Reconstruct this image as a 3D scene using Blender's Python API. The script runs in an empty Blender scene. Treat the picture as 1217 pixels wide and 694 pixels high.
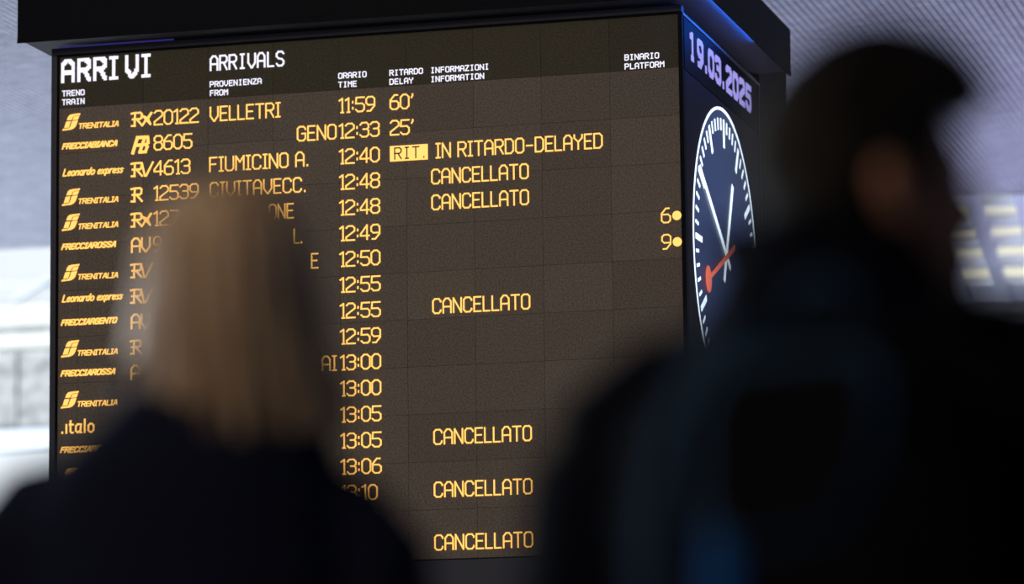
import bpy, bmesh, math, random
from mathutils import Vector, Matrix, Quaternion
random.seed(7)
PI = math.pi
S = bpy.context.scene
COL = S.collection

# ------------------------------------------------------------------ camera
cam_data = bpy.data.cameras.new('camera'); cam = bpy.data.objects.new('camera', cam_data); COL.objects.link(cam)
S.camera = cam
R_ = Vector((0.96405677, 0.26545276, -0.01137471)); U_ = Vector((0.04989109, -0.13881021, 0.98906148)); F_ = Vector((-0.26097018, 0.9540789, 0.14706465))
m = Matrix(((R_.x, U_.x, -F_.x), (R_.y, U_.y, -F_.y), (R_.z, U_.z, -F_.z))).to_4x4()
m.translation = Vector((4.1501, -13.8617, 0.95))
cam.matrix_world = m
cam_data.sensor_fit = 'HORIZONTAL'; cam_data.sensor_width = 36.0; cam_data.lens = 36.0*4564.1/1217.0
cam_data.clip_start = 0.1; cam_data.clip_end = 200
cam_data.dof.use_dof = True; cam_data.dof.focus_distance = 14.3; cam_data.dof.aperture_fstop = 1.75

# ------------------------------------------------------------------ world and lights
S.view_settings.view_transform = 'Standard'; S.view_settings.look = 'None'
S.view_settings.exposure = 0.0; S.view_settings.gamma = 1.0; S.view_settings.use_curve_mapping = False
W = bpy.data.worlds.new('world'); S.world = W; W.use_nodes = True
W.node_tree.nodes['Background'].inputs[0].default_value = (0.55, 0.65, 0.95, 1)
W.node_tree.nodes['Background'].inputs[1].default_value = 0.06
def area(name, loc, target, sx, sy, power, color):
    l = bpy.data.lights.new(name, 'AREA'); l.shape = 'RECTANGLE'; l.size = sx; l.size_y = sy; l.energy = power; l.color = color
    o = bpy.data.objects.new(name, l); COL.objects.link(o); o.location = loc
    o.rotation_euler = (Vector(target)-Vector(loc)).to_track_quat('-Z', 'Y').to_euler()
    return o
area('daylight_left', (-12, 3.5, 2.4), (-2, 4.5, 4.6), 5, 3.5, 2900, (0.80, 0.90, 1.0))      # unseen area light added for the daylight from the left
area('facade_fill', (-11, 9.0, 2.5), (-7.5, 14, 5), 3, 3, 480, (0.90, 0.95, 1.0))         # extra unseen light added to brighten the far-left facade
area('violet_wash', (4.6, 8.0, 0.6), (3.0, 5.5, 4.75), 2.5, 2, 330, (0.66, 0.62, 1.0))             # unseen violet light added to tint the ceiling at right
area('board_fill', (-1.5, -7.5, 5.6), (-0.4, 0, 3.0), 3, 1.5, 235, (1.0, 0.90, 0.80))          # unseen overhead fill added to light the board front
area('warm_back_fill', (-0.5, -14.5, 4.8), (2.6, -9.6, 1.5), 2.5, 1.5, 130, (1.0, 0.72, 0.48))  # added warm light, no fixture, lifts the travellers' hair and backs
area('left_hair_fill', (-5.5, -7.2, 2.2), (2.6, -9.6, 1.5), 2.5, 3, 330, (0.80, 0.90, 1.0))   # added cool light, unseen, brightens the left side of the blond hair

# ------------------------------------------------------------------ materials
def mat(name, color, rough=0.6, metal=0.0, noise=0.0, nscale=20.0, bump=0.0, spec=0.5):
    M = bpy.data.materials.new(name); M.use_nodes = True; nt = M.node_tree; b = nt.nodes['Principled BSDF']
    b.inputs['Base Color'].default_value = (*color, 1); b.inputs['Roughness'].default_value = rough
    b.inputs['Metallic'].default_value = metal; b.inputs['Specular IOR Level'].default_value = spec
    if noise or bump:
        tc = nt.nodes.new('ShaderNodeTexCoord'); n = nt.nodes.new('ShaderNodeTexNoise'); n.inputs['Scale'].default_value = nscale; n.inputs['Detail'].default_value = 4
        nt.links.new(tc.outputs['Object'], n.inputs['Vector'])
        if noise:
            r = nt.nodes.new('ShaderNodeValToRGB')
            r.color_ramp.elements[0].position = 0.3; r.color_ramp.elements[1].position = 0.7
            r.color_ramp.elements[0].color = (*[c*(1-noise) for c in color], 1); r.color_ramp.elements[1].color = (*[min(1, c*(1+noise)) for c in color], 1)
            nt.links.new(n.outputs['Fac'], r.inputs[0]); nt.links.new(r.outputs[0], b.inputs['Base Color'])
        if bump:
            bp = nt.nodes.new('ShaderNodeBump'); bp.inputs['Strength'].default_value = bump; bp.inputs['Distance'].default_value = 0.01
            nt.links.new(n.outputs['Fac'], bp.inputs['Height']); nt.links.new(bp.outputs[0], b.inputs['Normal'])
    return M
def glow(name, color, strength):
    M = bpy.data.materials.new(name); M.use_nodes = True; nt = M.node_tree; b = nt.nodes['Principled BSDF']
    b.inputs['Base Color'].default_value = (0.02, 0.02, 0.02, 1); b.inputs['Roughness'].default_value = 0.5
    b.inputs['Emission Color'].default_value = (*color, 1); b.inputs['Emission Strength'].default_value = strength
    return M
AMBER = glow('amber_led', (1.0, 0.51, 0.10), 1.5)
WHITE = glow('white_led', (0.86, 0.84, 1.0), 1.15)
LILAC = glow('lilac_led', (0.38, 0.34, 0.88), 0.85)
ICE = glow('ice_led', (0.72, 0.86, 1.0), 1.9)
REDL = glow('red_led', (1.0, 0.06, 0.06), 0.95)
CORAL = glow('coral_led', (1.0, 0.20, 0.10), 1.0)
DIAL = glow('dial_glow', (0.009, 0.032, 0.11), 0.85)  # even faint blue emission standing in for the glow around the clock marks
BLUESTRIP = glow('blue_strip', (0.012, 0.16, 1.0), 120)
VIOLETSTRIP = glow('violet_strip', (0.16, 0.12, 1.0), 0.12)
PANE = glow('daylight_pane', (0.86, 0.93, 1.0), 0.92)
LAMPPANEL = glow('cream_lamp_panel', (0.88, 0.86, 0.70), 0.98)
HOOD = mat('hood_black', (0.0016, 0.0016, 0.0028), 0.7, spec=0.06)
SOFFIT = mat('soffit_grey', (0.07, 0.07, 0.08), 0.6, spec=0.1)
FRAME = mat('frame_blue_black', (0.011, 0.011, 0.020), 0.5, spec=0.2)
EDGE = mat('edge_black', (0.002, 0.002, 0.0025), 0.7, spec=0.05)
SIDEP = mat('side_screen', (0.011, 0.011, 0.014), 0.6, spec=0.05)
BANDP = mat('date_band', (0.002, 0.002, 0.003), 0.6, spec=0.03)
LEDDARK = mat('unlit_text', (0.10, 0.035, 0.012), 0.6)

# ------------------------------------------------------------------ helpers
def link(name, bm, material, parent=None, smooth=False):
    me = bpy.data.meshes.new(name); bm.to_mesh(me); bm.free(); return linkme(name, me, material, parent, smooth)
def linkme(name, me, material, parent=None, smooth=False):
    if material and not me.materials: me.materials.append(material)
    if smooth:
        for p in me.polygons: p.use_smooth = True
    o = bpy.data.objects.new(name, me); COL.objects.link(o)
    if parent: o.parent = parent
    return o
def box(bm, x0, x1, y0, y1, z0, z1, M=None):
    v = [bm.verts.new((M @ Vector(p)) if M else p) for p in ((x0,y0,z0),(x1,y0,z0),(x1,y1,z0),(x0,y1,z0),(x0,y0,z1),(x1,y0,z1),(x1,y1,z1),(x0,y1,z1))]
    for f in ((0,3,2,1),(4,5,6,7),(0,1,5,4),(1,2,6,5),(2,3,7,6),(3,0,4,7)): bm.faces.new([v[i] for i in f])
def boxobj(name, x0, x1, y0, y1, z0, z1, material, parent=None, bevel=0.0):
    bm = bmesh.new(); box(bm, x0, x1, y0, y1, z0, z1)
    if bevel: bmesh.ops.bevel(bm, geom=bm.edges[:], offset=bevel, segments=2, affect='EDGES', profile=0.6)
    return link(name, bm, material, parent)
def thing(name, label, cat, loc=(0,0,0), rz=0, group=None):
    o = bpy.data.objects.new(name, None); COL.objects.link(o); o.location = loc; o.rotation_euler = (0,0,rz)
    o['label'] = label; o['category'] = cat
    if group: o['group'] = group
    return o

# ------------------------------------------------------------------ the hall: floor, ceilings, walls
def floor():
    M = bpy.data.materials.new('terrazzo'); M.use_nodes = True; nt = M.node_tree; b = nt.nodes['Principled BSDF']; b.inputs['Roughness'].default_value = 0.5
    tc = nt.nodes.new('ShaderNodeTexCoord'); br = nt.nodes.new('ShaderNodeTexBrick'); br.offset = 0.0
    br.inputs['Color1'].default_value = (0.10, 0.10, 0.11, 1); br.inputs['Color2'].default_value = (0.14, 0.14, 0.15, 1); br.inputs['Mortar'].default_value = (0.04, 0.04, 0.05, 1)
    br.inputs['Scale'].default_value = 1.0; br.inputs['Mortar Size'].default_value = 0.006; br.inputs['Brick Width'].default_value = 0.6; br.inputs['Row Height'].default_value = 0.6
    nt.links.new(tc.outputs['Object'], br.inputs['Vector']); nt.links.new(br.outputs[0], b.inputs['Base Color'])
    o = boxobj('floor', -16, 14, -20, 20, -0.2, 0, M); o['kind'] = 'structure'
floor()

def metal_mesh():
    # woven metal ribbon: grey with fine short dashes across its length
    M = bpy.data.materials.new('woven_metal'); M.use_nodes = True; nt = M.node_tree; b = nt.nodes['Principled BSDF']
    b.inputs['Roughness'].default_value = 0.55; b.inputs['Metallic'].default_value = 0.0
    tc = nt.nodes.new('ShaderNodeTexCoord'); mp = nt.nodes.new('ShaderNodeMapping'); mp.inputs['Scale'].default_value = (9, 60, 9)
    n = nt.nodes.new('ShaderNodeTexNoise'); n.inputs['Scale'].default_value = 1.0; n.inputs['Detail'].default_value = 5; n.inputs['Roughness'].default_value = 0.75
    r = nt.nodes.new('ShaderNodeValToRGB'); r.color_ramp.elements[0].position = 0.36; r.color_ramp.elements[1].position = 0.68
    r.color_ramp.elements[0].color = (0.22, 0.23, 0.30, 1); r.color_ramp.elements[1].color = (0.66, 0.68, 0.76, 1)
    nt.links.new(tc.outputs['Object'], mp.inputs[0]); nt.links.new(mp.outputs[0], n.inputs['Vector'])
    nt.links.new(n.outputs['Fac'], r.inputs[0]); nt.links.new(r.outputs[0], b.inputs['Base Color'])
    return M
CZ = 4.75
ceil = boxobj('ceiling', -12, 8, -1.5, 8.05, CZ+0.03, CZ+0.12, mat('ceiling_void', (0.02, 0.02, 0.035), 0.8)); ceil['kind'] = 'structure'
bm = bmesh.new(); x = -11.9; P_ = 0.036
while x < 7.9:
    box(bm, x, x+P_*0.70, -1.5, 8.0, CZ, CZ+0.018); x += P_
slats = link('ceiling_slat', bm, metal_mesh(), ceil); slats['kind'] = 'stuff'

# luminous coffered ceiling behind, turned a little
cz2 = 4.76
coff = thing('ceiling', '', '', (0,0,0)); 
for k in ('label', 'category'): del coff[k]
coff['kind'] = 'structure'
th = math.radians(5.3); Rz = Matrix.Rotation(th, 4, 'Z')
GRID = mat('coffer_frame', (0.62, 0.66, 0.78), 0.5)
rows = [(7.60, 7.86), (8.02, 8.31), (8.42, 8.99), (9.17, 9.80), (9.94, 10.64), (10.81, 11.62)]
cols = [(0.79+0.30*i, 1.00+0.30*i) for i in range(-8, 12)]
bm = bmesh.new()
for (b0, b1) in cols: box(bm, b1, b0+0.30, 8.0, 12.5, cz2, cz2+0.10, Rz)
edges = [8.0]+[v for r in rows[1:] for v in r]+[12.5]
for i in range(0, len(edges)-1, 2):
    if edges[i+1] > edges[i]: box(bm, -1.6, 4.3, edges[i], edges[i+1], cz2+0.004, cz2+0.096, Rz)
link('coffer_frame', bm, GRID, coff)
for (a0, a1) in rows[1:]:
    for (b0, b1) in cols:
        bm = bmesh.new(); box(bm, b0-0.005, b1+0.005, a0-0.005, a1+0.005, cz2+0.06, cz2+0.08, Rz); link('light_panel', bm, LAMPPANEL, coff)
LOUV = mat('wall_dark_grey', (0.10, 0.10, 0.11), 0.6)
wb = boxobj('wall_back', -3.2, 7.5, 12.75, 12.95, 0, 5.4, LOUV); wb['kind'] = 'structure'
for i in range(30):
    boxobj('wall_panel', -3.2, 7.5, 12.70, 12.76, 0.05+i*0.16, 0.17+i*0.16, LOUV, wb)
# bright facade at the far left
STONE = mat('mottled_stone', (0.32, 0.32, 0.31), 0.7, noise=0.45, nscale=9)
CREAM = mat('cream_beam', (0.66, 0.66, 0.60), 0.7)
PALE = mat('pale_mullion', (0.62, 0.66, 0.72), 0.6)
wl = thing('wall_left', '', '', (0,0,0))
for k in ('label', 'category'): del wl[k]
wl['kind'] = 'structure'
for i in range(16): boxobj('stone_panel', -15+i*0.75, -15+i*0.75+0.735, 14.0, 14.2, 4.36, 4.98, STONE, wl, 0.006)
boxobj('beam', -15, -3.2, 13.85, 14.2, 4.99, 5.34, CREAM, wl, 0.02); boxobj('ledge', -15, -3.2, 13.80, 13.86, 5.09, 5.13, STONE, wl)
boxobj('sill', -15, -3.2, 13.9, 14.2, 4.18, 4.35, PALE, wl, 0.01)
boxobj('parapet', -15, -3.2, 14.0, 14.2, 0.0, 0.9, STONE, wl)
for wn, (z0, z1, st) in enumerate(((5.35, 7.0, 0.8), (0.9, 4.17, 1.6))):
    w = thing('window_%d' % (wn+1), '', '', (0,0,0))
    for k in ('label', 'category'): del w[k]
    w['kind'] = 'structure'
    x = -15.0; k = 0
    while x < -3.3:
        x1 = min(x+st, -3.2)
        boxobj('pane', x+0.02, x1-0.02, 14.08, 14.10, z0, z1, PANE, w)
        boxobj('mullion', x1-0.03, x1+0.03, 13.98, 14.16, z0, z1, PALE, w)
        x = x1
    if wn == 0:
        for j in range(3): boxobj('transom', -15, -3.2, 14.0, 14.06, z0+0.14+0.34*j, z0+0.18+0.34*j, PALE, w)
        for j in range(8):
            xa = -15+j*1.5; bm = bmesh.new(); box(bm, 0, 1.7, 13.9, 13.95, 0, 0.05, Matrix.Translation((xa, 0, z0)) @ Matrix.Rotation(-math.radians(28), 4, 'Y'))
            link('brace', bm, PALE, w)

# ------------------------------------------------------------------ stroke lettering
G = {  # glyph: (width, [polylines]) on a 14-high grid
'A':(8,[[(0,0),(0,11),(2.5,14),(5.5,14),(8,11),(8,0)],[(0,6),(8,6)]]),
'^':(8,[[(0,0),(3.6,14),(5.2,14),(8,0)],[(1.5,4.5),(7,4.5)]]),
'B':(8,[[(0,0),(0,14),(6,14),(8,12),(8,9),(6.5,7.5),(0,7.5)],[(6.5,7.5),(8,5.5),(8,2),(6,0),(0,0)]]),
'C':(8,[[(8,11),(8,12),(6,14),(2,14),(0,12),(0,2),(2,0),(6,0),(8,2),(8,3)]]),
'D':(8,[[(0,0),(0,14),(5.5,14),(8,11.5),(8,2.5),(5.5,0),(0,0)]]),
'E':(7,[[(7,14),(0,14),(0,0),(7,0)],[(0,7.3),(6,7.3)]]),
'F':(7,[[(7,14),(0,14),(0,0)],[(0,7.3),(6,7.3)]]),
'G':(8,[[(8,11),(8,12),(6,14),(2,14),(0,12),(0,2),(2,0),(6,0),(8,2),(8,7),(4.5,7)]]),
'I':(4,[[(0,14),(4,14)],[(2,14),(2,0)],[(0,0),(4,0)]]),
'L':(6.4,[[(0,14),(0,0),(6.4,0)]]),
'M':(8,[[(0,0),(0,14),(4,8),(8,14),(8,0)]]),
'N':(8,[[(0,0),(0,14),(8,0),(8,14)]]),
'O':(8,[[(2,14),(6,14),(8,12),(8,2),(6,0),(2,0),(0,2),(0,12),(2,14)]]),
'P':(8,[[(0,0),(0,14),(6,14),(8,12),(8,8.5),(6,6.5),(0,6.5)]]),
'R':(8,[[(0,0),(0,14),(6,14),(8,12),(8,9),(6,7),(0,7)],[(4,7),(8,0)]]),
'S':(8,[[(8,12),(6,14),(2,14),(0,12),(0,9.5),(2,7.5),(6,6.5),(8,4.5),(8,2),(6,0),(2,0),(0,2)]]),
'T':(8,[[(0,14),(8,14)],[(4,14),(4,0)]]),
'U':(8,[[(0,14),(0,2),(2,0),(6,0),(8,2),(8,14)]]),
'V':(8,[[(0,14),(0,5),(3.6,0),(4.4,0),(8,5),(8,14)]]),
'v':(8,[[(0,14),(3.5,0),(4,0),(9,14)]]),
'Y':(8,[[(0,14),(0,11),(4,7),(8,11),(8,14)],[(4,7),(4,0)]]),
'Z':(8,[[(0,14),(8,14),(0,0),(8,0)]]),
'0':(8,[[(2.5,14),(5.5,14),(8,11.5),(8,2.5),(5.5,0),(2.5,0),(0,2.5),(0,11.5),(2.5,14)]]),
'1':(4,[[(0,12),(3,14),(3,0)],[(1.6,0),(4,0)]]),
'2':(8,[[(0,12),(2,14),(6,14),(8,12),(8,9),(0,3),(0,0),(8,0)]]),
'3':(8,[[(0,12),(2,14),(6,14),(8,12),(8,9),(6.5,7.5),(3,7.5)],[(6.5,7.5),(8,6),(8,2),(6,0),(2,0),(0,2)]]),
'4':(8,[[(6,0),(6,14),(0,5.5),(0,3.6),(8,3.6)]]),
'5':(8,[[(8,14),(0.5,14),(0,8),(6,8),(8,6),(8,2),(6,0),(2,0),(0,2)]]),
'6':(8,[[(7,14),(4,14),(0,9),(0,2),(2,0),(6,0),(8,2),(8,6),(6,8),(0.5,8)]]),
'7':(8,[[(0,14),(8,14),(3,0)]]),
'8':(8,[[(2,14),(6,14),(8,12),(8,9.5),(6,7.5),(2,7.5),(0,9.5),(0,12),(2,14)],[(2,7.5),(0,5.5),(0,2),(2,0),(6,0),(8,2),(8,5.5),(6,7.5)]]),
'9':(8,[[(1,0),(4,0),(8,5),(8,12),(6,14),(2,14),(0,12),(0,8),(2,6),(7.5,6)]]),
':':(2,[[(1,3),(1,4.4)],[(1,9),(1,10.4)]]), '.':(2,[[(1,0),(1,1)]]), "'":(2,[[(1.7,14),(1.7,12.5),(0.6,10.5)]]), '-':(7,[[(0.5,6.5),(6.5,6.5)]]), ' ':(3,[]),
# lower case
'a':(6,[[(5,9),(2,9),(0,7),(0,2),(2,0),(5,2)],[(6,9),(5,0),(6.5,0)]]), 'd':(6,[[(5,9),(2,9),(0,7),(0,2),(2,0),(5,2)],[(6,14),(5,0)]]),
'e':(5,[[(0,4.5),(5,5.5),(5,8),(3,9),(1,8),(0,5),(0,2),(2,0),(5,1)]]), 'i':(1,[[(0.5,0),(0.5,9)]]), 'l':(2,[[(1,14),(1,0)]]), 
'n':(6,[[(0,0),(0,9)],[(0,6),(2,9),(5,9),(5.5,7),(5.5,0)]]), 'o':(6,[[(2,9),(4,9),(6,7),(6,2),(4,0),(2,0),(0,2),(0,7),(2,9)]]),
'p':(6,[[(0,-4),(1,9)],[(0.5,7),(3,9),(6,7),(5,1),(2,0),(0,1)]]), 'r':(4,[[(0,0),(0,9)],[(0,6),(2,9),(4.5,9)]]), 's':(4.5,[[(5,8),(2,9),(0.5,7),(4.5,3),(3,0),(0,0.5)]]),
't':(4,[[(1,13),(1,1.5),(2.5,0),(4,0)],[(0,9),(4,9)]]), 'x':(6,[[(0,0),(6,9)],[(0.5,9),(5.5,0)]]),
}
def layout(text, u0, u1, h, gap=2.0, mono=None):
    """polylines of a line of text between u0 and u1, baseline 0, cap height h (centre lines)"""
    pen = 0; out = []
    for ch in text:
        w, pl = G[ch]
        off = pen + ((mono-gap-w)/2 if mono else 0)
        for p in pl: out.append([(off+a, b) for a, b in p])
        pen += mono if mono else w+gap
    total = pen-gap
    sx = (u1-u0)/total; sz = h/14.0
    return [[(u0+a*sx, b*sz) for a, b in p] for p in out]
def front_xf(z, proud): return lambda u, v, d: (u, -d*proud, z+v)
def side_xf(z, proud): return lambda u, v, d: (SX+d*proud, u, z+v)
SX = 1.0375
def strokes(bm, lines, th, xf, shear=0.0):
    for p in lines:
        q = [Vector((a+shear*b, b)) for a, b in p]
        for i in range(len(q)-1):
            d = q[i+1]-q[i]
            if d.length < 1e-7: continue
            d.normalize(); n = Vector((-d.y, d.x))*th/2; e = d*th*0.42
            c = [q[i]-e-n, q[i+1]+e-n, q[i+1]+e+n, q[i]-e+n]
            b0 = [bm.verts.new(xf(a.x, a.y, 0.15)) for a in c]; b1 = [bm.verts.new(xf(a.x, a.y, 1)) for a in c]
            bm.faces.new(b1)
            for k in range(4): bm.faces.new((b0[k], b0[(k+1)%4], b1[(k+1)%4], b1[k]))
def poly(bm, pts, xf):
    b0 = [bm.verts.new(xf(a, b, 0.15)) for a, b in pts]; b1 = [bm.verts.new(xf(a, b, 1)) for a, b in pts]
    bm.faces.new(b1)
    for k in range(len(pts)): bm.faces.new((b0[k], b0[(k+1)%len(pts)], b1[(k+1)%len(pts)], b1[k]))
def inset(lines, th):
    return lines
def text_obj(name, text, u0, u1, z, h, th, material, parent, gap=2.0, mono=None, shear=0.0, xf=None, proud=0.003, raster=0, label=None):
    """u0,u1,h are OUTER bounds of the lettering"""
    bm = bmesh.new(); f = xf or front_xf(z, proud)
    L = layout(text, u0+th/2, u1-th/2-shear*h, h-th, gap, mono)
    L = [[(a, b+th/2) for a, b in p] for p in L]
    if raster:
        c = raster; nu = int((u1-u0)/c)+2; nv = int(h/c)+2
        segs = [(Vector(p[i]), Vector(p[i+1])) for p in L for i in range(len(p)-1)]
        for i in range(nu):
            for j in range(nv):
                P = Vector((u0+(i+.5)*c, (j+.5)*c)); ok = False
                for a, b in segs:
                    t = max(0, min(1, (P-a).dot(b-a)/max(1e-9, (b-a).length_squared)))
                    q = a+(b-a)*t-P
                    if max(abs(q.x), abs(q.y)) <= th*0.5: ok = True; break
                if ok: poly(bm, [(P.x-c/2, P.y-c/2), (P.x+c/2, P.y-c/2), (P.x+c/2, P.y+c/2), (P.x-c/2, P.y+c/2)], f)
    else: strokes(bm, L, th, f, shear)
    o = link(name, bm, material, parent)
    if label: o['label'] = label
    return o

# ------------------------------------------------------------------ the arrivals board
board = thing('arrivals_board', 'tall dark arrivals board with amber train lettering, lit clock on its side and black hood', 'departure board', (-0.23, 0.72, 0))
OFF = Vector((0.23, -0.72, 0))
X0, X1 = -1.482, 1.020
pieces = []
def B(name, *a, **k):
    return boxobj(name, *a, board, **k)
B('cabinet', -1.50, SX-0.012, 0.012, 1.42, 1.80, 4.14, FRAME)
B('frame_top', -1.512, SX, -0.012, 0.03, 4.123, 4.15, FRAME, bevel=0.003)
B('frame_lip', X0, X1, -0.006, 0.03, 4.116, 4.123, EDGE)
B('frame_left', -1.512, X0-0.006, -0.012, 0.03, 1.80, 4.123, FRAME, bevel=0.003)
B('frame_lip', X0-0.006, X0, -0.006, 0.03, 2.085, 4.116, EDGE)
B('frame_right', X1+0.002, SX, -0.010, 0.03, 1.80, 4.123, EDGE, bevel=0.002)
B('frame_bottom', X0-0.006, X1+0.002, -0.008, 0.03, 1.80, 2.080, FRAME, bevel=0.003)
B('rear_column', -1.45, SX, 1.43, 2.02, 0.0, 4.34, EDGE)
B('pedestal', -1.1, 0.65, 0.25, 1.2, 0.0, 1.80, FRAME, bevel=0.01)
B('hood', -1.60, 1.171, -0.15, 1.44, 4.168, 4.345, HOOD, bevel=0.004)
B('hood_lip', 1.164, 1.171, -0.15, 1.44, 4.146, 4.170, HOOD)
B('hood_lip', -1.60, 1.164, -0.15, -0.146, 4.150, 4.170, HOOD)
B('hood_soffit', -1.585, 1.156, -0.135, 1.425, 4.164, 4.1685, SOFFIT)
B('light_strip', 1.1575, 1.1635, -0.10, 0.80, 4.1545, 4.162, BLUESTRIP)
B('light_strip', -1.48, -1.0, -0.012, -0.004, 4.150, 4.156, VIOLETSTRIP)

# LED tiles, each its own piece
def tile_mat(i, base):
    M = bpy.data.materials.new('led_tile_%d' % i); M.use_nodes = True; nt = M.node_tree; b = nt.nodes['Principled BSDF']
    b.inputs['Roughness'].default_value = 0.85; b.inputs['Specular IOR Level'].default_value = 0.2
    tc = nt.nodes.new('ShaderNodeTexCoord'); n = nt.nodes.new('ShaderNodeTexNoise'); n.inputs['Scale'].default_value = 150; n.inputs['Detail'].default_value = 2
    r = nt.nodes.new('ShaderNodeValToRGB'); r.color_ramp.elements[0].position = 0.35; r.color_ramp.elements[1].position = 0.65
    r.color_ramp.elements[0].color = (*[c*0.72 for c in base], 1); r.color_ramp.elements[1].color = (*[c*1.28 for c in base], 1)
    nt.links.new(tc.outputs['Object'], n.inputs['Vector']); nt.links.new(n.outputs['Fac'], r.inputs[0]); nt.links.new(r.outputs[0], b.inputs['Base Color'])
    return M
HB = [tile_mat(i, tuple(c*s for c in (0.040, 0.034, 0.020))) for i, s in enumerate((0.95, 1.0, 1.06))]
AB = [tile_mat(3+i, tuple(c*s for c in (0.100, 0.079, 0.061))) for i, s in enumerate((0.92, 0.97, 1.0, 1.03, 1.08))]
xs = [X1-0.2688*k for k in range(10)]+[X0]
zs = [4.116, 3.910]+[3.910-0.1820*k for k in range(1, 10)]+[2.085]
meshes = {}
for i in range(10):
    for j in range(len(zs)-1):
        x1, x0 = xs[i], xs[i+1]; z1, z0 = zs[j], zs[j+1]
        g = 0.0005; dy = random.uniform(0, 0.0005)
        M = random.choice(HB if j == 0 else AB)
        boxobj('led_tile', x0+g, x1-g, dy, 0.012, z0+g, z1-g, M, board)

# headings
ZR = lambda i: 3.817-0.1*i
def heading_big():
    for ch, a, b in (('A', -1.474, -1.417), ('R', -1.406, -1.349), ('R', -1.339, -1.282), ('I', -1.272, -1.232), ('V', -1.205, -1.147), ('I', -1.137, -1.097)):
        text_obj('heading_letter', ch, a, b, 4.011, 0.095, 0.0145, WHITE, board, raster=0.0063)
heading_big()
text_obj('heading_text', 'ARRIVALS', -0.853, -0.546, 4.018, 0.062, 0.0070, WHITE, board, gap=3.0, mono=11)
def small(t, u0, z, pitch=0.0197):
    w = pitch*len(t)-0.0035
    text_obj('column_heading', t, u0, u0+w, z, 0.0235, 0.0036, WHITE, board, gap=3.6, mono=11.6)
for t, u, z in (('TRENO', -1.470, 3.957), ('TRAIN', -1.470, 3.922), ('PROVENIENZA', -0.853, 3.954), ('FROM', -0.853, 3.919), ('ORARIO', -0.327, 3.953), ('TIME', -0.327, 3.918),
                ('RITARDO', -0.120, 3.951), ('DELAY', -0.120, 3.916), ('INFORMAZIONI', 0.045, 3.950), ('INFORMATION', 0.045, 3.915), ('BINARIO', 0.811, 3.949), ('PLATFORM', 0.811, 3.914)):
    small(t, u, z)
# times
TH = 0.0056; H = 0.0605
UN = 0.00425
def twidth(t, gap=2.0): return (sum(G[c][0]+gap for c in t)-gap)*UN+TH*0.6
for i, t in enumerate(('11:59', '12:33', '12:40', '12:48', '12:48', '12:49', '12:50', '12:55', '12:55', '12:59', '13:00', '13:00', '13:05', '13:05', '13:06', '13:10', '13:10')):
    text_obj('time_text', t, -0.326, -0.326+twidth(t), ZR(i), H, TH, AMBER, board)
for i, t in ((0, "60'"), (1, "25'")): text_obj('delay_text', t, -0.120, -0.024, ZR(i), H, TH, AMBER, board)
for i in (3, 4, 8, 13, 15, 17): text_obj('notice_text', 'CANCELLATO', 0.044, 0.430, ZR(i), H, TH, AMBER, board, gap=2.7)
text_obj('notice_text', 'IN RITARDO-DELAYED', 0.062, 0.721, ZR(2), H, TH, AMBER, board, gap=2.7)
bm = bmesh.new(); poly(bm, [(-0.120, 0), (0.031, 0), (0.031, 0.0600), (-0.120, 0.0600)], front_xf(3.616, 0.003)); link('notice_box', bm, AMBER, board)
text_obj('box_text', 'RIT.', -0.103, 0.022, 3.622, 0.048, 0.0052, LEDDARK, board, gap=5, xf=lambda u, v, d: (u, -0.003-d*0.0012, 3.622+v))
for i, t, a, b in ((0, 'VELLETRI', -0.853, -0.562), (1, 'GENO', -0.496, -0.335), (2, 'FIUMICINO A.', -0.855, -0.447), (3, 'CIVITAVECC.', -0.853, -0.458), (4, 'ONE', -0.613, -0.510), (5, 'L.', -0.512, -0.474), (6, 'E', -0.441, -0.411), (10, 'LAI', -0.435, -0.338)):
    text_obj('origin_text', t, a, b, ZR(i), H, TH, AMBER, board, gap=2.7)
for i, t, w in ((0, '20122', .187), (1, '8605', .160), (2, '4613', .152), (3, '12539', .187), (4, '127', .107), (5, '9', .034)):
    text_obj('train_number', t, -1.085, -1.085+w, ZR(i), H, TH, AMBER, board)
for i, t in ((5, '6'), (6, '9')):
    text_obj('platform_number', t, 0.942, 0.980, ZR(i), H*0.97, TH*0.9, AMBER, board)
    bm = bmesh.new(); poly(bm, [(1.003+0.0175*math.cos(a*PI/8), 0.027+0.0175*math.sin(a*PI/8)) for a in range(16)], front_xf(ZR(i), 0.003)); link('platform_dot', bm, AMBER, board)
# train classes
def cls_R(bm, u, f, wide=0.044):
    strokes(bm, [[(u+0.012, 0.003), (u+0.014, 0.055), (u+0.036, 0.055), (u+0.042, 0.050), (u+0.041, 0.034), (u+0.034, 0.030), (u+0.004, 0.030)], [(u+0.022, 0.028), (u+0.044, 0.003)], [(u-0.001, 0.053), (u+0.014, 0.055)], [(u, 0.004), (u+0.014, 0.004)]], 0.0072, f)
def cls_V(bm, u, f): strokes(bm, [[(u, 0.055), (u+0.012, 0.003), (u+0.018, 0.003), (u+0.046, 0.055)]], 0.0072, f)
def plane_icon(bm, u, f):
    for pts in ([(0.0,0.004),(0.006,0.001),(0.020,0.020),(0.036,0.002),(0.042,0.006),(0.031,0.028),(0.040,0.042),(0.036,0.048),(0.024,0.036),(0.006,0.045),(0.001,0.040),(0.014,0.026)],
                [(0.020,0.030),(0.027,0.024),(0.046,0.050),(0.044,0.055),(0.038,0.055)]):
        poly(bm, [(u+a, b) for a, b in pts], f)
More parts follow.
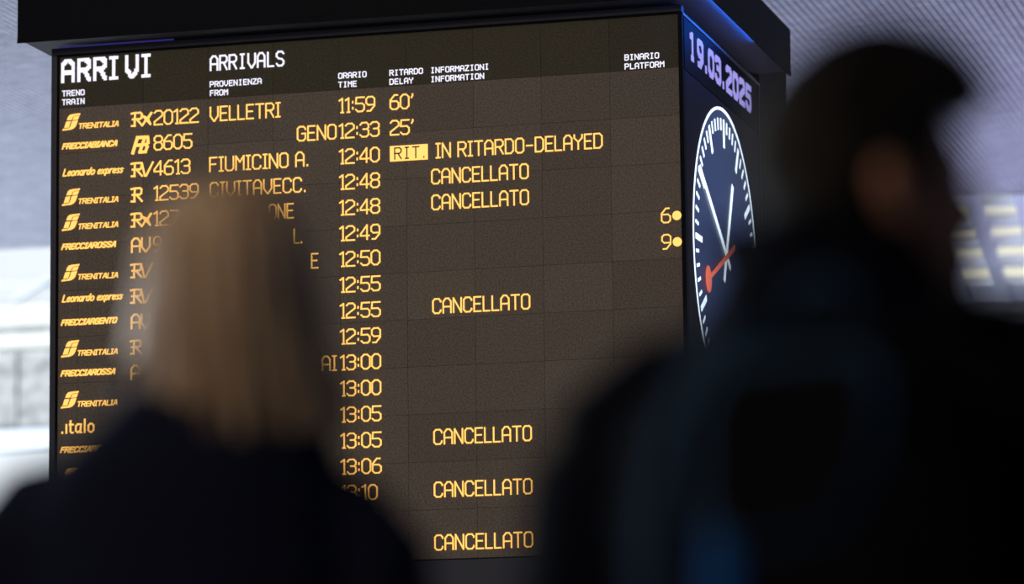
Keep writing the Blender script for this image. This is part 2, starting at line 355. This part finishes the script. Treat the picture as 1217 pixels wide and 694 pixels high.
for i, c in enumerate(('RP', 'FB', 'RV', 'R', 'RP', 'AV', 'RV', 'RV', 'AV', 'R', 'AV')):
    bm = bmesh.new(); f = front_xf(ZR(i), 0.003)
    if c == 'FB':
        f = front_xf(ZR(i)-0.008, 0.003)
        strokes(bm, [[(-1.172, 0.004), (-1.153, 0.064), (-1.128, 0.064)], [(-1.163, 0.034), (-1.138, 0.034)]], 0.0125, f)
        strokes(bm, [[(-1.143, 0.006), (-1.122, 0.064), (-1.110, 0.064), (-1.108, 0.042), (-1.116, 0.035), (-1.130, 0.035)], [(-1.116, 0.035), (-1.112, 0.026), (-1.119, 0.006), (-1.143, 0.006)]], 0.0115, f)
    elif c == 'AV': strokes(bm, [[(a-1.177, b+.003) for a, b in p] for p in layout('AV', 0.003, 0.078, 0.054)], 0.0072, f)
    else:
        cls_R(bm, -1.177, f)
        if c == 'RP': plane_icon(bm, -1.136, f)
        if c == 'RV': cls_V(bm, -1.134, f)
    link('train_class', bm, AMBER, board)
# operator marks
EMB = ([(127,140),(137,112),(150,99),(176,94),(230,91),(224,106),(186,108),(172,117),(163,140)],
       [(176,128),(184,114),(222,111),(214,134),(206,141),(171,141)],
       [(107,200),(122,152),(157,149),(142,200)],
       [(92,222),(98,207),(140,207),(152,199),(168,149),(212,146),(196,190),(182,207),(160,217)])
def emblem(bm, f):
    for p in EMB: poly(bm, [(-1.468+(a-92)*0.00055, (222-b)*0.00050) for a, b in p], f)
for i in (0, 3, 4, 6, 9, 11):
    bm = bmesh.new(); emblem(bm, front_xf(ZR(i)+0.003, 0.003)); 
    L = layout('TRENIT^LI^', 0, 0.166, 0.0185, 2.6); strokes(bm, [[(a-1.401, b+0.004) for a, b in p] for p in L], 0.0038, front_xf(ZR(i)+0.004, 0.003), 0.22)
    link('operator_mark', bm, AMBER, board)
for i, t, w in ((1, 'FRECCIABIANCA', .236), (5, 'FRECCIAROSSA', .232), (8, 'FRECCIARGENTO', .236), (10, 'FRECCIAROSSA', .232), (13, 'FRECCIAROSSA', .232)):
    bm = bmesh.new(); L = layout(t.replace('A', '^'), 0, w-0.010, 0.0195, 3.0); strokes(bm, [[(a-1.468, b+0.003) for a, b in p] for p in L], 0.0054, front_xf(ZR(i)+0.027, 0.003), 0.36); link('operator_mark', bm, AMBER, board)
for i in (2, 7):
    bm = bmesh.new(); L = layout('Leonardo express', 0, 0.246, 0.026, 2.4); strokes(bm, [[(a-1.464, b+0.003) for a, b in p] for p in L], 0.0048, front_xf(ZR(i)+0.019, 0.003), 0.30); link('operator_mark', bm, AMBER, board)
bm = bmesh.new(); L = layout('.italo', 0, 0.134, 0.050, 3.2); strokes(bm, [[(a-1.464, b+0.003) for a, b in p] for p in L], 0.0068, front_xf(ZR(12)+0.003, 0.003)); link('operator_mark', bm, AMBER, board)
bm = bmesh.new(); emblem(bm, front_xf(ZR(14)+0.003, 0.003)); link('operator_mark', bm, AMBER, board)

# side face with date and clock
B('side_screen', SX-0.012, SX-0.001, 0.012, 1.405, 2.085, 3.905, SIDEP)
B('date_screen', SX-0.012, SX, 0.012, 1.405, 3.909, 4.108, BANDP)
B('side_frame', SX-0.012, SX+0.004, 0.0, 1.42, 4.112, 4.118, mat('thin_edge', (0.10, 0.10, 0.10), 0.4))
B('side_frame', SX-0.012, SX+0.003, 0.0, 1.42, 1.80, 2.083, FRAME)
B('side_frame', SX-0.012, SX+0.003, 1.405, 1.42, 2.085, 4.112, FRAME)
for ch, a in (('1', .118), ('9', .243), ('.', .375), ('0', .437), ('3', .562), ('.', .690), ('2', .765), ('0', .890), ('2', 1.015), ('5', 1.143)):
    w = {'1': 0.062, '.': 0.034}.get(ch, 0.106)
    text_obj('date_digit', ch, a, a+w, 3.962, 0.116, 0.024, LILAC, board, raster=0.0075, xf=side_xf(3.962, 0.003))
CY, CZc = 0.7045, 3.292
clock = bpy.data.objects.new('clock_face', None); COL.objects.link(clock); clock.parent = board; clock['label'] = 'round lit clock dial with thin ring, white hands and red second hand'
def cx(proud, base=0.0): return lambda u, v, d: (SX-0.001+base+d*proud, CY+u, CZc+v)
def ring(bm, r0, r1, f, n=96):
    for i in range(n):
        a, b = 2*PI*i/n, 2*PI*(i+1)/n
        poly(bm, [(r0*math.sin(a), r0*math.cos(a)), (r1*math.sin(a), r1*math.cos(a)), (r1*math.sin(b), r1*math.cos(b)), (r0*math.sin(b), r0*math.cos(b))], f)
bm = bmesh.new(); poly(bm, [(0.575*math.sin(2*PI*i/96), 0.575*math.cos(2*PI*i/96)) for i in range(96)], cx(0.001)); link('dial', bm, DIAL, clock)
bm = bmesh.new(); ring(bm, 0.577, 0.588, cx(0.003)); link('dial_ring', bm, ICE, clock)
for k in range(60):
    a = k*PI/30; hour = k % 5 == 0
    r1 = 0.545; r0 = 0.432 if hour else 0.497; w = (0.0115 if hour else 0.0065)
    d = Vector((math.sin(a), math.cos(a))); n = Vector((d.y, -d.x))
    q = [d*r0-n*w, d*r1-n*w, d*r1+n*w, d*r0+n*w]
    bm = bmesh.new(); poly(bm, [(p.x, p.y) for p in q], cx(0.003)); link('hour_mark' if hour else 'minute_mark', bm, ICE, clock)
def hand(name, deg, tail, length, w0, w1, material, base):
    a = math.radians(deg); d = Vector((math.sin(a), math.cos(a))); n = Vector((d.y, -d.x)); bm = bmesh.new()
    poly(bm, [(p.x, p.y) for p in (-d*tail-n*w0, d*length-n*w1, d*length+n*w1, -d*tail+n*w0)], cx(0.002, base))
    if name == 'second_hand':
        c = d*0.385; poly(bm, [(c.x+0.052*math.cos(t*PI/12), c.y+0.052*math.sin(t*PI/12)) for t in range(24)], cx(0.002, base+0.0005))
    return link(name, bm, material, clock)
hand('hour_hand', 24.5, 0.115, 0.335, 0.014, 0.014, ICE, 0.003)
hand('minute_hand', -59.5, 0.075, 0.545, 0.012, 0.012, ICE, 0.005)
hand('second_hand', 248.5, 0.155, 0.385, 0.011, 0.009, CORAL, 0.007)
for o in list(board.children): o.location = o.location+OFF

# ------------------------------------------------------------------ people
def lathe_between(bm, rings, n=16):
    """closed loft: rings = [(centre, rx, ry, axis_x, axis_y)]"""
    prev = None; first = None
    for (c, rx, ry, ax, ay) in rings:
        cur = [bm.verts.new(c+ax*(rx*math.cos(2*PI*i/n))+ay*(ry*math.sin(2*PI*i/n))) for i in range(n)]
        if prev:
            for i in range(n): bm.faces.new((prev[i], prev[(i+1)%n], cur[(i+1)%n], cur[i]))
        else: first = cur
        prev = cur
    bm.faces.new(list(reversed(first))); bm.faces.new(prev)
def tube(bm, pts, n=14, flat=1.0):
    """tapering limb through (x,y,z,r); rounded ends"""
    P = [Vector(p[:3]) for p in pts]; r = [p[3] for p in pts]; rings = []
    for i, p in enumerate(P):
        d = (P[min(i+1, len(P)-1)]-P[max(i-1, 0)]).normalized()
        ref = Vector((0, 1, 0)) if abs(d.y) < 0.8 else Vector((1, 0, 0))
        ax = d.cross(ref).normalized(); ay = ax.cross(d).normalized()*-1
        ay = d.cross(ax).normalized()
        if i == 0: rings.append((p-d*r[0]*0.7, r[0]*0.5, r[0]*0.5*flat, ax, ay))
        rings.append((p, r[i], r[i]*flat, ax, ay))
        if i == len(P)-1: rings.append((p+d*r[i]*0.7, r[i]*0.5, r[i]*0.5*flat, ax, ay))
    lathe_between(bm, rings, n)
def loft_z(bm, levels, n=28, dx=0.0, sq=2.3):
    """levels: (x, y, z, rx, ry) superellipse slices"""
    prev = None; first = None
    for (x, y, z, rx, ry) in levels:
        cur = []
        for i in range(n):
            a = 2*PI*i/n; c, s = math.cos(a), math.sin(a)
            cur.append(bm.verts.new((x+rx*math.copysign(abs(c)**(2/sq), c), y+ry*math.copysign(abs(s)**(2/sq), s), z)))
        if prev:
            for i in range(n): bm.faces.new((prev[i], prev[(i+1)%n], cur[(i+1)%n], cur[i]))
        else: first = cur
        prev = cur
    bm.faces.new(list(reversed(first))); bm.faces.new(prev)
def ell(bm, c, r, M=None, rot=None):
    T = Matrix.Translation(c)
    if rot: T = T @ rot
    T = T @ Matrix.Diagonal((*r, 1))
    if M: T = M @ T
    bmesh.ops.create_uvsphere(bm, u_segments=20, v_segments=14, radius=1.0, matrix=T)
def fuse(bm, voxel, smooth=4):
    bmesh.ops.recalc_face_normals(bm, faces=bm.faces[:])
    me = bpy.data.meshes.new('tmp'); bm.to_mesh(me); bm.free()
    o = bpy.data.objects.new('tmp', me); COL.objects.link(o)
    rm = o.modifiers.new('r', 'REMESH'); rm.mode = 'VOXEL'; rm.voxel_size = voxel; rm.adaptivity = 0
    if smooth: sm = o.modifiers.new('s', 'SMOOTH'); sm.factor = 0.5; sm.iterations = smooth
    bpy.context.view_layer.update(); dg = bpy.context.evaluated_depsgraph_get()
    out = bpy.data.meshes.new_from_object(o.evaluated_get(dg)); bpy.data.objects.remove(o); return out
def head_parts(bm, M):
    ell(bm, (0, -0.008, 0.030), (0.074, 0.094, 0.086), M)           # skull
    ell(bm, (0, 0.030, -0.030), (0.058, 0.062, 0.078), M)           # face
    ell(bm, (0, 0.040, -0.075), (0.043, 0.050, 0.034), M)           # jaw
    ell(bm, (0, 0.078, -0.096), (0.019, 0.014, 0.014), M)           # chin
    for s in (-1, 1):
        ell(bm, (s*0.034, 0.066, -0.022), (0.020, 0.018, 0.018), M)  # cheek
        ell(bm, (s*0.024, 0.079, 0.022), (0.022, 0.012, 0.008), M)   # brow
        ell(bm, (s*0.029, 0.078, 0.0135), (0.017, 0.010, 0.0062), M); ell(bm, (s*0.029, 0.076, -0.0065), (0.016, 0.009, 0.0050), M)   # eyelids
        ell(bm, (s*0.0085, 0.098, -0.034), (0.008, 0.010, 0.007), M) # nostril wing
        ell(bm, (s*0.078, -0.002, -0.012), (0.008, 0.019, 0.032), M, Matrix.Rotation(s*0.35, 4, 'Z') @ Matrix.Rotation(0.2, 4, 'X'))   # ear
        ell(bm, (s*0.077, 0.004, -0.038), (0.007, 0.010, 0.012), M)  # lobe
    b2 = bmesh.new(); tube(b2, [(0, 0.080, 0.018, 0.007), (0, 0.092, -0.008, 0.009), (0, 0.104, -0.030, 0.011)])
    me = bpy.data.meshes.new('n'); b2.to_mesh(me); b2.free(); me.transform(M); bm.from_mesh(me); bpy.data.meshes.remove(me)
    ell(bm, (0, 0.088, -0.061), (0.023, 0.009, 0.005), M); ell(bm, (0, 0.086, -0.071), (0.019, 0.009, 0.006), M)   # lips
def hand_parts(bm, wrist, side, sc=1.0):
    x, y, z = wrist
    loft_z(bm, [(x, y, z+0.01, 0.017, 0.026), (x, y+0.004, z-0.03, 0.015, 0.036), (x, y+0.006, z-0.075, 0.014, 0.042), (x, y+0.006, z-0.090, 0.012, 0.040)], n=14, sq=2.4)
    for k, (dy, L) in enumerate(((0.037, .066), (0.014, .074), (-0.009, .069), (-0.031, .054))):
        a = (x, y+dy, z-0.080); b = (x-side*0.006, y+dy*1.12, z-0.088-L*0.45); c = (x-side*0.018, y+dy*1.12, z-0.088-L*0.78); d = (x-side*0.032, y+dy*1.1, z-0.088-L*0.97)
        tube(bm, [(*a, .0095), (*b, .0088), (*c, .0080), (*d, .0070)], n=10)
    tube(bm, [(x-side*0.004, y+0.026, z-0.020, .013), (x-side*0.012, y+0.054, z-0.050, .0115), (x-side*0.020, y+0.062, z-0.080, .0095), (x-side*0.026, y+0.060, z-0.098, .0085)], n=10)
def arm_pts(s, wide=0.0):
    if wide == 0.0 and s == 1:   # dropped right shoulder of the first traveller
        return [(0.156, 0.0, 1.378), (0.200, -0.010, 1.30), (0.234, -0.020, 1.10), (0.246, 0.030, 0.95), (0.250, 0.065, 0.85)]
    return [(s*(0.165+wide), 0.0, 1.395), (s*(0.205+wide), -0.010, 1.32), (s*(0.235+wide), -0.020, 1.12), (s*(0.250+wide), 0.030, 0.97), (s*(0.252+wide), 0.065, 0.86)]
def body_mesh(HM, neck, wide=0.0):
    bm = bmesh.new()
    loft_z(bm, [(0,0,0.82,0.13,0.10),(0,0,0.90,0.165,0.115),(0,0,1.02,0.135,0.095),(0,0.005,1.12,0.135,0.095),(0,0.005,1.25,0.155+wide/2,0.105),(0,0,1.33,0.155+wide/2,0.090),(0.01,-0.01,1.38,0.10,0.07),(0.02,-0.01,1.43,0.055,0.052)])
    hc = HM @ Vector((0, -0.02, -0.05))
    tube(bm, [(0, -0.01, 1.40, .064), (neck[0]*0.5, -0.005, 1.46, .058), (hc.x, hc.y, hc.z, .056)], n=18)
    head_parts(bm, HM)
    for s in (-1, 1):
        p = arm_pts(s, wide); tube(bm, [(p[0][0]-s*0.02, p[0][1], p[0][2]-0.060, .046), (p[1][0]-s*0.005, p[1][1], p[1][2]-0.02, .046), (*p[2], .038), (*p[3], .034), (*p[4], .025)])
        hand_parts(bm, (p[4][0], p[4][1], p[4][2]-0.03), s)
        tube(bm, [(s*0.085, 0, 0.86, .088), (s*0.092, 0.005, 0.66, .074), (s*0.095, 0.01, 0.47, .054), (s*0.097, -0.012, 0.33, .054), (s*0.10, -0.02, 0.10, .036)], n=18)
        tube(bm, [(s*0.10, -0.025, 0.045, .028), (s*0.105, 0.05, 0.036, .024), (s*0.105, 0.105, 0.028, .018)], n=12)
    return fuse(bm, 0.0065, 3)
def coat_mesh(kind, wide=0.0, hem=0.80):
    bm = bmesh.new()
    if kind == 'woman':
        lv = [(0,0,hem,0.215,0.165),(0,0,0.95,0.205,0.155),(0,0,1.10,0.180,0.135),(0,0,1.25,0.205,0.145),(-0.01,-0.005,1.34,0.200,0.135),(0.0,-0.01,1.395,0.172,0.120),(0.018,-0.01,1.445,0.138,0.108),(0.034,-0.01,1.485,0.108,0.098),(0.042,-0.01,1.515,0.096,0.092)]
    else:
        lv = [(0,0,hem,0.195,0.145),(0,0,0.95,0.205,0.150),(0,0,1.12,0.205,0.150),(0,0,1.28,0.225,0.155),(0,-0.005,1.36,0.210,0.130),(0,-0.02,1.405,0.155,0.115),(0.0,-0.02,1.435,0.130,0.108),(0.005,-0.01,1.475,0.116,0.104),(0.01,0.0,1.525,0.106,0.100)]
    loft_z(bm, lv)
    for s in (-1, 1):
        p = arm_pts(s, wide)
        tube(bm, [(p[0][0], p[0][1], p[0][2]-0.040, .070), (p[1][0], p[1][1], p[1][2]-0.015, .074), (*p[2], .062), (*p[3], .056), (*p[4], .048)], n=18)
        # folds at the elbow
        for k in range(4): tube(bm, [(s*(0.19+wide), -0.05, 1.16-0.035*k, .012), (s*(0.24+wide), -0.075, 1.13-0.035*k, .014), (s*(0.29+wide), -0.03, 1.11-0.035*k, .012)], n=8)
    if kind == 'man': tube(bm, [(-0.08, -0.02, 1.435, .044), (-0.17, -0.02, 1.412, .048), (-0.235, -0.015, 1.36, .052)], n=16)
    if kind == 'man': tube(bm, [(0.09, -0.02, 1.435, .052), (0.20, -0.015, 1.425, .054), (0.255, -0.01, 1.36, .056)], n=16)   # raised right shoulder
    if kind == 'man':   # hood bunched behind the neck
        tube(bm, [(-0.080, 0.025, 1.440, .030), (-0.085, -0.050, 1.448, .040), (-0.040, -0.105, 1.440, .048), (0.050, -0.105, 1.440, .048), (0.105, -0.050, 1.448, .040), (0.110, 0.025, 1.440, .030)], n=14)
        tube(bm, [(-0.065, -0.130, 1.40, .032), (0, -0.140, 1.385, .040), (0.075, -0.130, 1.40, .032)], n=14)
        tube(bm, [(-0.096, 0.03, 1.530, .015), (-0.090, -0.05, 1.545, .017), (0.01, -0.098, 1.550, .018), (0.106, -0.05, 1.540, .015), (0.114, 0.03, 1.510, .014)], n=10)
    else:               # turned-up collar
        tube(bm, [(-0.075, 0.05, 1.49, .018), (-0.070, -0.05, 1.505, .020), (0.03, -0.100, 1.512, .022), (0.125, -0.05, 1.505, .020), (0.130, 0.05, 1.49, .018)], n=10)
    # closing seam and hem roll
    tube(bm, [(0.0, 0.135 if kind == 'woman' else 0.145, 1.38, .008), (0.0, 0.155, 1.20, .008), (0.0, 0.160, hem+0.02, .008)], n=8)
    return fuse(bm, 0.009, 4)
SKIN = mat('skin', (0.40, 0.20, 0.13), 0.5, noise=0.08, nscale=40)
NAVY = mat('navy_wool', (0.008, 0.012, 0.030), 0.9, noise=0.25, nscale=60, bump=0.3, spec=0.08)
NAVY2 = mat('navy_shell', (0.0018, 0.0035, 0.0095), 0.85, noise=0.2, nscale=30, bump=0.2, spec=0.08)
TROU = mat('dark_trousers', (0.010, 0.011, 0.015), 0.85, noise=0.2, nscale=80)
SHOE = mat('black_shoe', (0.012, 0.011, 0.010), 0.4)
EYE = mat('eye_white', (0.75, 0.73, 0.70), 0.2); IRIS = mat('iris', (0.06, 0.035, 0.02), 0.2)
def hair_mat(name, c1, c2, rough=0.45):
    M = bpy.data.materials.new(name); M.use_nodes = True; nt = M.node_tree; b = nt.nodes['Principled BSDF']; b.inputs['Roughness'].default_value = rough
    tc = nt.nodes.new('ShaderNodeTexCoord'); mp = nt.nodes.new('ShaderNodeMapping'); mp.inputs['Scale'].default_value = (60, 60, 4)
    n = nt.nodes.new('ShaderNodeTexNoise'); n.inputs['Scale'].default_value = 1.0; r = nt.nodes.new('ShaderNodeValToRGB')
    r.color_ramp.elements[0].position = 0.35; r.color_ramp.elements[1].position = 0.65
    r.color_ramp.elements[0].color = (*c1, 1); r.color_ramp.elements[1].color = (*c2, 1)
    nt.links.new(tc.outputs['Object'], mp.inputs[0]); nt.links.new(mp.outputs[0], n.inputs['Vector']); nt.links.new(n.outputs['Fac'], r.inputs[0]); nt.links.new(r.outputs[0], b.inputs['Base Color'])
    return M
BLOND = hair_mat('blond_hair', (0.26, 0.18, 0.11), (0.70, 0.55, 0.38), 0.5)
BLACKH = hair_mat('black_hair', (0.0015, 0.0015, 0.0015), (0.0045, 0.004, 0.0035), 0.85)
def long_hair(M):
    bm = bmesh.new(); rnd = random.Random(3)
    # cap hugging the skull and a back fall, then separate locks over it
    base = bmesh.new()
    ell(base, (0, -0.018, 0.034), (0.084, 0.096, 0.092), M)
    ell(base, (0, -0.050, -0.030), (0.086, 0.060, 0.100), M)
    for s in (-1, 1): tube(base, [tuple(M @ Vector((s*0.070, -0.02, 0.03)))+(.022,), tuple(M @ Vector((s*0.083, -0.02, -0.05)))+(.022,), tuple(M @ Vector((s*0.086, -0.03, -0.125)))+(.018,)])
    me = fuse(base, 0.007, 3); bm.from_mesh(me); bpy.data.meshes.remove(me)
    for k in range(170):
        a = rnd.uniform(-1.0, 1.0)*2.35                     # angle from the back of the head, both ways round
        top = Vector((math.sin(a)*0.018, -0.010-math.cos(a)*0.018, 0.126+rnd.uniform(-.004, .003)))
        rr = 1.0+rnd.uniform(-0.03, 0.07)
        pts = [top]
        for (z, rx, ry) in ((0.107, .060, .070), (0.060, .088, .097), (0.0, .097, .107), (-0.06, .107, .108), (-0.11, .117, .108), (-0.165, .124, .110)):
            fl = 1.0+0.10*math.sin(k*1.7)*max(0, -z)*3
            x = math.sin(a)*rx*rr*fl; y = -0.018-math.cos(a)*ry*rr*fl
            if a and abs(a) > 1.9: x *= 1.02
            pts.append(Vector((x, y, z)))
        L = 7 if rnd.random() < 0.8 else 6
        pts = pts[:L]
        w = rnd.uniform(.0040, .0075)
        tube(bm, [tuple(M @ p)+(w*(1-0.55*abs(i/(len(pts)-1)-0.45)),) for i, p in enumerate(pts)], n=6)
    bmesh.ops.recalc_face_normals(bm, faces=bm.faces[:])
    me = bpy.data.meshes.new('hair'); bm.to_mesh(me); bm.free(); return me
def short_hair(M):
    base = bmesh.new()
    ell(base, (0, -0.022, 0.040), (0.083, 0.100, 0.092), M)
    ell(base, (0, -0.055, -0.015), (0.074, 0.056, 0.078), M)
    ell(base, (0, 0.030, 0.098), (0.068, 0.074, 0.036), M)
    for s in (-1, 1): ell(base, (s*0.066, 0.020, 0.030), (0.016, 0.030, 0.044), M); ell(base, (s*0.072, 0.022, -0.010), (0.006, 0.010, 0.020), M)
    me = fuse(base, 0.006, 2); bm = bmesh.new(); bm.from_mesh(me); bpy.data.meshes.remove(me)
    rnd = random.Random(5)
    for k in range(260):
        a = rnd.uniform(-PI, PI); e = rnd.uniform(0.15, 1.5)
        if math.cos(a) > 0.5 and e < 0.75: continue
        d = Vector((math.sin(a)*math.cos(e), math.cos(a)*math.cos(e), math.sin(e)))
        p = Vector((d.x*0.080, -0.015+d.y*0.100, 0.035+d.z*0.090)); fw = Vector((d.x*0.3, 0.7, 0.25+0.3*d.z)).normalized()
        q = p+d*0.010+fw*0.016; r = p+d*0.014+fw*0.038
        tube(bm, [tuple(M @ p)+(.006,), tuple(M @ q)+(.0055,), tuple(M @ r)+(.0022,)], n=5)
    for k in range(40):   # quiff swept forward over the forehead
        x = rnd.uniform(-0.058, 0.058); p = Vector((x, 0.050, 0.108)); q = Vector((x*1.05, 0.084, 0.110+rnd.uniform(-.01, .012))); r = Vector((x*1.1, 0.098+rnd.uniform(-.008, .008), 0.082+rnd.uniform(-.01, .01)))
        tube(bm, [tuple(M @ p)+(.010,), tuple(M @ q)+(.010,), tuple(M @ r)+(.006,)], n=6)
    bmesh.ops.recalc_face_normals(bm, faces=bm.faces[:])
    me = bpy.data.meshes.new('hair'); bm.to_mesh(me); bm.free(); return me
def eyes(M, root):
    for s in (-1, 1):
        bm = bmesh.new(); ell(bm, (s*0.029, 0.0735, 0.004), (0.0118, 0.0105, 0.0100), M); e = link('eye', bm, EYE, root, True)
        bm = bmesh.new(); ell(bm, (s*0.029, 0.0825, 0.004), (0.0052, 0.0024, 0.0052), M); link('iris', bm, IRIS, e, True)
def shoes(root):
    for s in (-1, 1):
        bm = bmesh.new()
        loft = [(s*0.105, 0.035, 0.0, 0.052, 0.135), (s*0.105, 0.035, 0.022, 0.050, 0.133), (s*0.105, 0.030, 0.045, 0.046, 0.122), (s*0.103, 0.000, 0.075, 0.045, 0.082), (s*0.10, -0.02, 0.115, 0.048, 0.055)]
        loft_z(bm, loft, n=20); link('shoe', bm, SHOE, root, True)
def trousers():
    bm = bmesh.new()
    loft_z(bm, [(0,0,0.80,0.165,0.118),(0,0,0.90,0.175,0.125),(0,0,1.00,0.160,0.115)])
    for s in (-1, 1): tube(bm, [(s*0.088, 0, 0.84, .096), (s*0.093, 0.005, 0.66, .084), (s*0.096, 0.01, 0.47, .068), (s*0.098, -0.008, 0.30, .066), (s*0.10, -0.018, 0.12, .058)], n=18)
    return fuse(bm, 0.010, 3)
def person(label, loc, heading, scale, head_off, head_yaw, head_pitch, head_roll, kind, wide, coat_mat, coat_hem):
    root = thing('person', label, 'person', loc, -math.radians(heading)); root.scale = (scale,)*3
    HM = Matrix.Translation((head_off[0], head_off[1], 1.605-(0.012 if kind == 'man' else 0))) @ Matrix.Rotation(-math.radians(head_yaw), 4, 'Z') @ Matrix.Rotation(math.radians(head_pitch), 4, 'X') @ Matrix.Rotation(math.radians(head_roll), 4, 'Y') @ Matrix.Scale(1.07 if kind == 'man' else 1.0, 4)
    linkme('body', body_mesh(HM, head_off, wide*0.6), SKIN, root, True)
    linkme('hair', long_hair(HM) if kind == 'woman' else short_hair(HM), BLOND if kind == 'woman' else BLACKH, root, True)
    eyes(HM, root)
    linkme('coat', coat_mesh(kind, wide, coat_hem), coat_mat, root, True)
    linkme('trousers', trousers(), TROU, root, True); shoes(root)
    return root
woman = person('person with long blonde hair in dark navy coat, seen from behind at left', (2.617, -9.66, 0), -12, 1.008, (0.041, -0.005), 2, 8, -2, 'woman', 0.0, NAVY, 0.62)
man = person('person with short dark hair in dark jacket, head turned right, wearing a backpack', (3.455, -10.155, 0), 6, 1.006, (0.050, 0.02), 60, 3, 0, 'man', 0.03, NAVY2, 0.78)

# backpack worn by the man
PACK = mat('pack_navy', (0.0022, 0.0032, 0.0065), 0.85, noise=0.2, nscale=50, bump=0.25, spec=0.08)
PIPE = mat('pack_blue_trim', (0.018, 0.052, 0.110), 0.85, noise=0.15, nscale=90, spec=0.08)
PIPE2 = mat('pack_bright_strap', (0.008, 0.075, 0.28), 0.85, noise=0.15, nscale=90, spec=0.08)
h = math.radians(-6)
pack = thing('backpack', 'dark navy backpack with blue straps worn by the dark-haired person at right', 'backpack', (3.516, -10.165, 0), h)
bm = bmesh.new()
loft_z(bm, [(0,-0.215,0.96,0.100,0.055),(0,-0.225,0.985,0.140,0.085),(0,-0.235,1.10,0.158,0.105),(0,-0.235,1.28,0.152,0.100),(0,-0.225,1.38,0.130,0.085),(0,-0.215,1.43,0.095,0.060),(0,-0.21,1.445,0.050,0.035)], n=36, sq=2.8)
link('pack_body', bm, PACK, pack, True)
def pk(bm, pts, r, flat=1.0): tube(bm, [(*p, r) for p in pts], n=10, flat=flat)
# front pocket on the back face (facing the camera)
oc = [(-0.060, 1.395), (0.060, 1.400), (0.082, 1.375), (0.078, 1.300), (0.040, 1.240), (-0.050, 1.232), (-0.075, 1.262), (-0.078, 1.350)]
def back_y(z): return -0.330+abs(z-1.20)*0.10+max(0, z-1.34)*0.25
bm = bmesh.new(); vs0 = [bm.verts.new((x, back_y(z)+0.03, z)) for x, z in oc]; vs1 = [bm.verts.new((x*0.94, back_y(z)-0.022, 1.315+(z-1.315)*0.94)) for x, z in oc]
bm.faces.new(vs1); 
for i in range(8): bm.faces.new((vs0[i], vs0[(i+1)%8], vs1[(i+1)%8], vs1[i]))
bmesh.ops.recalc_face_normals(bm, faces=bm.faces[:]); link('front_pocket', bm, PACK, pack)
bm = bmesh.new(); pk(bm, [(x, back_y(z)-0.006, z) for x, z in oc+[oc[0]]], 0.010); link('pocket_trim', bm, PIPE, pack, True)
bm = bmesh.new(); pk(bm, [(-0.045, -0.26, 1.435), (-0.085, -0.285, 1.405), (-0.120, -0.300, 1.340), (-0.140, -0.300, 1.250), (-0.146, -0.300, 1.150), (-0.140, -0.295, 1.03)], 0.012); link('side_trim', bm, PIPE, pack, True)
bm = bmesh.new(); pk(bm, [(0.045, -0.26, 1.435), (0.085, -0.285, 1.405), (0.120, -0.300, 1.340), (0.140, -0.300, 1.250), (0.146, -0.300, 1.150), (0.140, -0.295, 1.03)], 0.010); link('side_trim', bm, PACK, pack, True)
bm = bmesh.new(); pk(bm, [(-0.062, -0.325, 1.262), (-0.060, -0.340, 1.20), (-0.058, -0.346, 1.10), (-0.054, -0.330, 1.00)], 0.017, 0.4); link('webbing_strap', bm, PIPE2, pack, True)
bm = bmesh.new(); pk(bm, [(-0.03, -0.19, 1.445), (-0.025, -0.20, 1.475), (0.0, -0.205, 1.485), (0.025, -0.20, 1.475), (0.03, -0.19, 1.445)], 0.008); link('carry_loop', bm, PIPE, pack, True)
for s in (-1, 1):
    bm = bmesh.new(); pk(bm, [(s*0.085, -0.19, 1.41), (s*0.115, -0.12, 1.458), (s*0.130, -0.02, 1.468), (s*0.135, 0.08, 1.42), (s*0.140, 0.155, 1.30), (s*0.165, 0.14, 1.15), (s*0.20, 0.02, 1.05), (s*0.17, -0.15, 1.02)], 0.022, 0.4)
    link('shoulder_strap', bm, PACK, pack, True)
